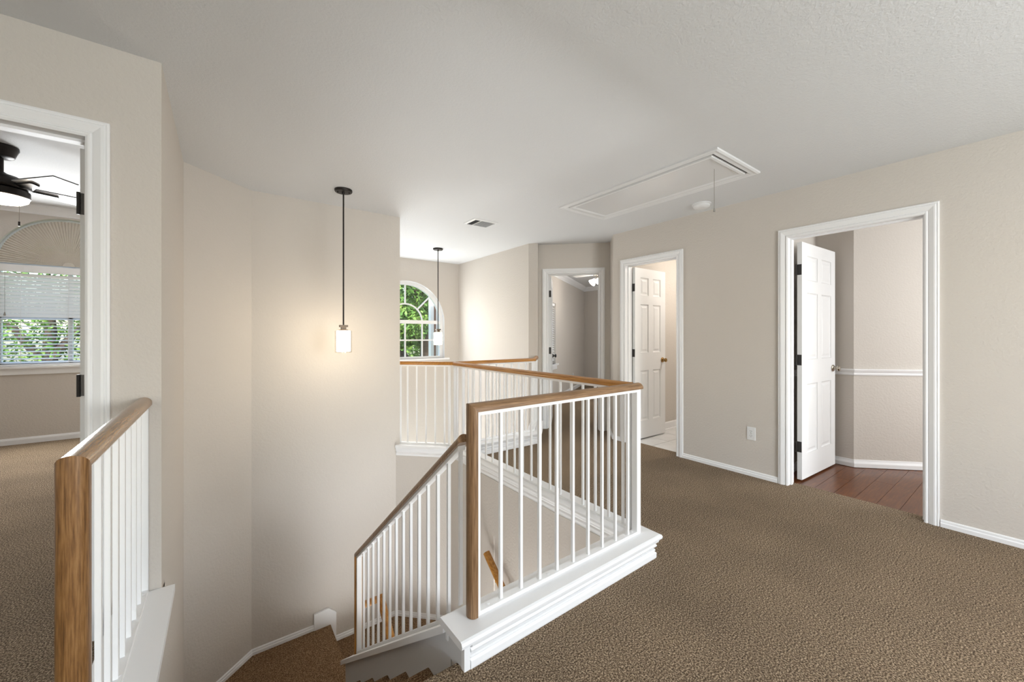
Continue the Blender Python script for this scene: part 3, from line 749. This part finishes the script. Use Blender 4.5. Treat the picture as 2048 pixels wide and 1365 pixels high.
archring(wc, 2.045, wr - .04, wr, BY + .06, BY + .11).build('arch_frame', 'trim_white', w3)
MB().box(wc - wr - .07, wc + wr + .07, BY - .05, BY + .07, .862, .886).build('window_sill', 'trim_white', w3)
MB().box(wc - wr - .05, wc + wr + .05, BY - .02, BY, .79, .862).build('apron', 'trim_white', w3)
for i, (a, b) in enumerate(((wc - wr + .05, wc - .02), (wc + .02, wc + wr - .05))):
    for z0, z1 in ((.935, 1.42), (1.475, 2.0)): MB().box(a, b, BY + .088, BY + .092, z0, z1).build('pane', 'window_glass', w3)
MB().prism([(wc + (wr - .04) * math.cos(PI * i / 24), 2.09 + (wr - .085) * math.sin(PI * i / 24)) for i in range(25)], BY + .088, BY + .092, lambda a, b, h: (a, h, b)).build('pane', 'window_glass', w3)
# pleated fan shade in the arch
sh = thing('arch_shade', 'beige pleated fan shade filling the arch above the blinds', 'shade', (wc, BY + .03, 2.05))
mb = MB(); n = 120; vs = []; fs = []
for i in range(n + 1):
    t = PI * i / n; k = .006 if i % 2 else -.006
    vs += [(wc + .05 * math.cos(t), BY + .03 + k * .1, 2.06 + .05 * math.sin(t)), (wc + (wr - .035) * math.cos(t), BY + .03 + k, 2.06 + (wr - .045) * math.sin(t))]
fs = [(2 * i, 2 * i + 1, 2 * i + 3, 2 * i + 2) for i in range(n)]
me = mb.add(vs, fs).mesh('pleated_fabric', 'shade_fabric'); o = link('pleated_fabric', me, sh)
sm = o.modifiers.new('thick', 'SOLIDIFY'); sm.thickness = .002
archring(wc, 2.06, 0, .05, BY + .018, BY + .04, 10).build('hub', 'shade_fabric', sh)
bl2 = thing('window_blind', 'wide white slatted blind in the left bedroom window under the fan shade', 'blind', (wc, BY + .03, .9))
MB().box(wc - wr + .005, wc + wr - .005, BY + .002, BY + .058, 1.965, 2.045).build('headrail', 'slat_white', bl2)
for k in range(25):
    z = .925 + .0418 * k; tl_ = R(58) if z > 1.46 else R(13)
    M_ = Matrix.Translation((wc, BY + .03, z)) @ Matrix.Rotation(tl_, 4, 'X')
    MB(M_).box(-wr + .008, wr - .008, -.024, .024, -.0014, .0014).build('slat', 'slat_white', bl2)
MB().box(wc - wr + .008, wc + wr - .008, BY + .008, BY + .052, .889, .907).build('bottom_rail', 'slat_white', bl2)
for x in (-1.85, -1.48, -1.12): MB().box(x - .002, x + .002, BY + .003, BY + .005, .9, 1.97).build('ladder_cord', 'slat_white', bl2)
MB().tube([(-1.965, BY - .002, 1.97), (-1.965, BY - .002, 1.50)], .0015, 6).lathe([(.004, 0), (.010, -.03), (.008, -.04)], (-1.965, BY - .002, 1.50), 8).build('pull_cord', 'cord', bl2)

# dark ceiling fan in the left bedroom
fx, fy = -1.408, 4.90
f4 = thing('ceiling_fan', 'dark bronze ceiling fan with a glowing round light in the left bedroom', 'ceiling fan', (fx, fy, 2.28))
MB().lathe([(.092, 0), (.094, -.02), (.088, -.03), (.070, -.085), (.055, -.095), (.02, -.098)], (fx, fy, BC), 28).build('canopy', 'bronze', f4, True)
MB().cyl((fx, fy), .014, BC - .22, BC - .09, 12).build('downrod', 'bronze', f4, True)
MB().lathe([(.02, 0), (.035, -.012), (.09, -.03), (.13, -.055), (.155, -.09), (.158, -.115), (.15, -.125), (.135, -.13), (.150, -.14), (.152, -.19), (.145, -.195)], (fx, fy, BC - .205), 32).build('motor_housing', 'bronze', f4, True)
MB().lathe([(.147, 0), (.14, -.022), (.11, -.042), (.05, -.055), (.004, -.058)], (fx, fy, BC - .400), 28).build('light_bowl', 'fan_glow', f4, True)
for k in range(5):
    a = R(-41 + 72 * k); M_ = Matrix.Translation((fx, fy, BC - .315)) @ Matrix.Rotation(a, 4, 'Z') @ Matrix.Rotation(R(-11), 4, 'X')
    bd = MB(M_).prism([(.17, -.055), (.57, -.085), (.62, .04), (.56, .085), (.17, .055)], .004, .010).build('blade', 'blade_lit_silver', f4)
    MB(M_).prism([(.12, -.025), (.30, -.03), (.31, -.02), (.31, .02), (.30, .03), (.12, .025)], -.010, .003).build('blade_bracket', 'black_metal', bd)
    MB(M_).prism([(.168, -.058), (.572, -.089), (.625, .04), (.563, .089), (.168, .058)], .0102, .013).build('blade_back', 'black_metal', bd)
chx, chy = fx + .115, fy - .085
MB().tube([(chx, chy, BC - .41), (chx, chy, BC - .60)], .0018, 6).build('pull_chain', 'cord', f4)
MB().cyl((chx, chy), .006, BC - .635, BC - .60, 8).build('chain_pull', 'bronze', f4)

# ------------------------------------------------------------------ foyer window
w1 = sroot('window_1', 'arched foyer window with white muntins and a deep white reveal', 'window', (WC, FY, WZ))
R_ = .585
rv = archring(WC, WS, R_, WR - .002, FY + .06, FY + .12); rv.box(WC - WR, WC - R_, FY + .06, FY + .12, WZ, WS).box(WC + R_, WC + WR, FY + .06, FY + .12, WZ, WS).box(WC - R_, WC + R_, FY + .06, FY + .12, WZ, WZ + .03)
rv.build('window_frame', 'trim_white', w1)
archring(WC, WS, WR - .004, WR + .0, FY - .004, FY + .06).box(WC + WR - .004, WC + WR, FY - .004, FY + .06, WZ, WS).box(WC - WR, WC - WR + .004, FY - .004, FY + .06, WZ, WS).build('reveal', 'trim_white', w1)
MB().box(WC - R_, WC + R_, FY + .07, FY + .11, WS - .028, WS + .028).build('transom_bar', 'trim_white', w1)
ri = .285
archring(WC, WS, ri - .011, ri + .011, FY + .08, FY + .10, 18).build('arched_muntin', 'trim_white', w1)
for dx in (-ri, 0, ri): MB().box(WC + dx - .011, WC + dx + .011, FY + .08, FY + .10, WZ + .03, WS - .028).build('muntin', 'trim_white', w1)
zm = (WZ + .03 + WS - .028) / 2
MB().box(WC - R_, WC + R_, FY + .081, FY + .099, zm - .011, zm + .011).build('muntin', 'trim_white', w1)
for t in (45, 90, 135):
    M_ = Matrix.Translation((WC, FY + .09, WS)) @ Matrix.Rotation(R(-t), 4, 'Y')
    MB(M_).box(ri + .008, R_, -.01, .01, -.011, .011).build('muntin', 'trim_white', w1)
xs = [-R_, -ri, 0, ri, R_]
for a, b in zip(xs[:-1], xs[1:]):
    for z0, z1 in ((WZ + .03, zm), (zm, WS - .028)): MB().box(WC + a + .011, WC + b - .011, FY + .088, FY + .092, z0 + .006, z1 - .006).build('pane', 'window_glass', w1)
for k in range(4):
    t0, t1 = PI / 4 * k, PI / 4 * (k + 1)
    archring(WC, WS, ri + .011, R_, FY + .088, FY + .092, 8, t0 + .02, t1 - .02).build('pane', 'window_glass', w1)
archring(WC, WS, .02, ri - .011, FY + .088, FY + .092, 16, .1, PI - .1).build('pane', 'window_glass', w1)
MB().box(WC - WR - .07, WC + WR + .07, FY - .05, FY + .07, WZ - .026, WZ).build('window_sill', 'trim_white', w1)

# ------------------------------------------------------------------ pendants
def pendant(x, y, label):
    p = thing('pendant_light', label, 'pendant light', (x, y, 1.095), 'pendant lights over the stairwell and foyer')
    MB().lathe([(.068, 0), (.069, -.012), (.064, -.020), (.012, -.022), (.010, -.035)], (x, y, CE), 28).build('canopy', 'bronze', p, True)
    for sg in (-1, 1): MB().lathe([(.006, 0), (.006, -.005), (.002, -.008)], (x + sg * .042, y - sg * .012, CE - .020), 8).build('canopy_screw', 'bronze', p, True)
    MB().cyl((x, y), .0062, 1.32, CE - .03, 10).build('rod', 'bronze', p, True)
    MB().box(x - .029, x + .029, y - .029, y + .029, 1.308, 1.325).box(x - .018, x + .018, y - .018, y + .018, 1.285, 1.308).lathe([(.036, 0), (.036, .010), (.02, .012)], (x, y, 1.276), 20).build('socket_cap', 'aged_bronze', p, True)
    MB().lathe([(.012, .17), (.052, .168), (.053, .160), (.053, .004), (.050, 0), (.005, .0)], (x, y, 1.108), 28).build('glass_shade', 'pendant_glow', p, True)
    g = MB(); n = 28; ra_, rb_ = .066, .0635
    prof = [(ra_, 0), (ra_, .178), (rb_, .178), (rb_, 0)]
    vs = [(x + r * math.cos(2 * PI * k / n), y + r * math.sin(2 * PI * k / n), 1.098 + z) for r, z in prof for k in range(n)]
    fs = [(i * n + k, i * n + (k + 1) % n, ((i + 1) % 4) * n + (k + 1) % n, ((i + 1) % 4) * n + k) for i in range(4) for k in range(n)]
    g.add(vs, fs).build('outer_glass', 'clear_glass', p, True)
pendant(.804, 3.431, 'lit pendant lamp hanging over the stairs in front of the stairwell wall')
pendant(2.406, 4.990, 'lit pendant lamp hanging in front of the arched window')

# ------------------------------------------------------------------ ceiling fittings
hx0, hx1, hy0, hy1 = 2.530, 3.165, 1.235, 2.696
ah = thing('attic_hatch', 'white attic access panel with moulded frame and pull cord in the ceiling', 'attic hatch', (2.85, 1.96, CE))
hp_ = [(hx0, hy0), (hx1, hy0), (hx1, hy1), (hx0, hy1)]
painted('hatch_paint', (.75, .75, .75), 40, .03, .4)
sweep_parts('frame_moulding', hp_, [(0, CE), (0, CE - .012), (.012, CE - .018), (.03, CE - .012), (.045, CE - .016), (.058, CE - .008), (.058, CE)], 'hatch_paint', ah, None, True)
MB().box(hx0 + .058, hx1 - .058, hy0 + .058, hy1 - .058, CE - .002, CE).build('gap', 'gap_dark', ah)
ins = .070
m_ = mat('panel_gloss', (.72, .72, .72), .2)
pn = MB().box(hx0 + ins, hx1 - ins, hy0 + ins, hy1 - ins, CE - .008, CE - .002).build('panel', 'panel_gloss', ah)
sweep_parts('panel_moulding', [(hx0 + ins, hy0 + ins), (hx1 - ins, hy0 + ins), (hx1 - ins, hy1 - ins), (hx0 + ins, hy1 - ins)], [(.002, CE - .008), (.004, CE - .016), (.02, CE - .018), (.034, CE - .011), (.036, CE - .008)], 'hatch_paint', pn, None, True)
MB().tube([(2.835, 1.405, CE - .008), (2.835, 1.405, 2.150)], .0022, 8).build('pull_cord', 'cord', ah)
MB().lathe([(.004, 0), (.007, -.018), (.008, -.024), (.004, -.026)], (2.835, 1.405, 2.152), 10).build('cord_knob', 'cord', ah, True)
sd = thing('smoke_detector', 'round white smoke detector on the ceiling near the attic panel', 'smoke detector', (3.52, 1.86, CE))
MB().lathe([(.080, 0), (.080, -.010), (.074, -.012)], (3.52, 1.86, CE), 28).build('mounting_base', 'plastic_white', sd, True)
MB().lathe([(.070, -.010), (.070, -.028), (.060, -.038), (.03, -.042), (.004, -.042)], (3.52, 1.86, CE), 28).build('cover', 'plastic_white', sd, True)
vx0, vx1, vy0, vy1 = 2.075, 2.365, 3.455, 3.690
av = thing('ceiling_vent', 'white louvered air vent on the ceiling over the foyer railing', 'vent', (2.22, 3.57, CE))
sweep_parts('vent_frame', [(vx0, vy0), (vx1, vy0), (vx1, vy1), (vx0, vy1)], [(0, CE), (.002, CE - .006), (.026, CE - .012), (.028, CE)], 'plastic_white', av, None, True)
MB().box(vx0 + .026, vx1 - .026, vy0 + .026, vy1 - .026, CE - .003, CE).build('duct', 'gap_dark', av)
for k in range(4):
    x = vx0 + .036 + .014 * k
    MB(Matrix.Translation((x, 0, CE - .010)) @ Matrix.Rotation(R(-50), 4, 'Y')).box(-.006, .006, vy0 + .027, vy1 - .027, -.0008, .0008).build('slat', 'hinge_metal', av)
for k in range(9):
    y = vy0 + .036 + .0205 * k
    MB(Matrix.Translation((0, y, CE - .010)) @ Matrix.Rotation(R(40), 4, 'X')).box(vx0 + .098, vx1 - .028, -.010, .010, -.0008, .0008).build('slat', 'plastic_white', av)
MB().box(vx0 + .088, vx0 + .098, vy0 + .026, vy1 - .026, CE - .014, CE - .003).build('divider', 'plastic_white', av)

# ------------------------------------------------------------------ outdoors
struct(MB().box(-30, 30, 6.4, 60, -3.2, -3.0).box(-30, 30, -30, -3, -3.2, -3.0).build('ground', 'grass'))
def foliage(center, size, n, lsz):
    mb = MB(); vs = []; fs = []
    for i in range(n):
        while True:
            p = [random.uniform(-1, 1) for _ in range(3)]
            if sum(q * q for q in p) < 1: break
        c = Vector((center[0] + p[0] * size[0], center[1] + p[1] * size[1], center[2] + p[2] * size[2]))
        u = Vector((random.gauss(0, 1), random.gauss(0, 1), random.gauss(0, 1))).normalized()
        w = u.cross(Vector((random.gauss(0, 1), random.gauss(0, 1), random.gauss(0, 1)))).normalized()
        L = lsz * random.uniform(.6, 1.3); k = len(vs)
        vs += [c - u * L, c + w * L * .45, c + u * L, c - w * L * .45]; fs.append((k, k + 1, k + 2, k + 3))
    return mb.add(vs, fs)
def tree(x, y, h, label, crowns, n, lsz, tr=.16, lean=0):
    t = thing('tree', label, 'tree', (x, y, -3.0))
    MB().tube([(x, y, -3.05), (x + lean * .3, y, -3 + h * .35), (x + lean, y + .1, -3 + h * .7), (x + lean * 1.5, y, -3 + h)], [tr, tr * .85, tr * .6, tr * .2], 10).build('trunk', 'bark', t, True)
    for dx, zz in ((1.0, .62), (-1.1, .55), (.7, .8), (-.8, .78)):
        MB().tube([(x + lean * .7, y, -3 + h * (zz - .18)), (x + lean + dx * .6, y + .2, -3 + h * (zz - .05)), (x + lean + dx * 1.3, y + .1, -3 + h * zz)], [tr * .5, tr * .35, tr * .15], 8).build('branch', 'bark', t, True)
    f = MB()
    for c, s in crowns:
        g = foliage(c, s, n, lsz); f.add(g.v, g.f)
    o = f.build('foliage', 'leaf', t); o['kind'] = 'stuff'
tree(3.85, 8.9, 7.5, 'leafy green tree with a brown trunk outside the arched foyer window',
     [((3.6, 9.0, 2.6), (2.0, 1.0, .9)), ((4.7, 9.4, 1.6), (1.3, .8, .8)), ((3.0, 8.8, 1.5), (1.0, .7, .6))], 9000, .060, .26, .3)
tree(3.2, 13.5, 8, 'dense green tree standing farther back outside the foyer window',
     [((3.4, 13.5, 1.5), (4.2, 1.2, 3.0)), ((6.2, 13.2, .5), (2.6, 1.2, 2.6))], 9000, .085, .25)
tree(-2.6, 11.0, 6, 'pale green tree outside the left bedroom window',
     [((-2.6, 11.2, 1.0), (2.8, 1.0, 2.4))], 15000, .05)
po = thing('porch_column', 'white corner post with a brown strip outside the arched window', 'column', (3.30, 6.7, -3.0))
MB().box(3.040, 3.100, 6.6, 6.7, -3.0, 3.0).build('post', 'siding', po)
MB().box(3.100, 3.150, 6.62, 6.7, -3.0, 3.0).build('brick_strip', 'brick_brown', po)
MB().box(3.150, 3.60, 6.64, 6.72, -3.0, 3.0).build('siding_panel', 'siding', po)
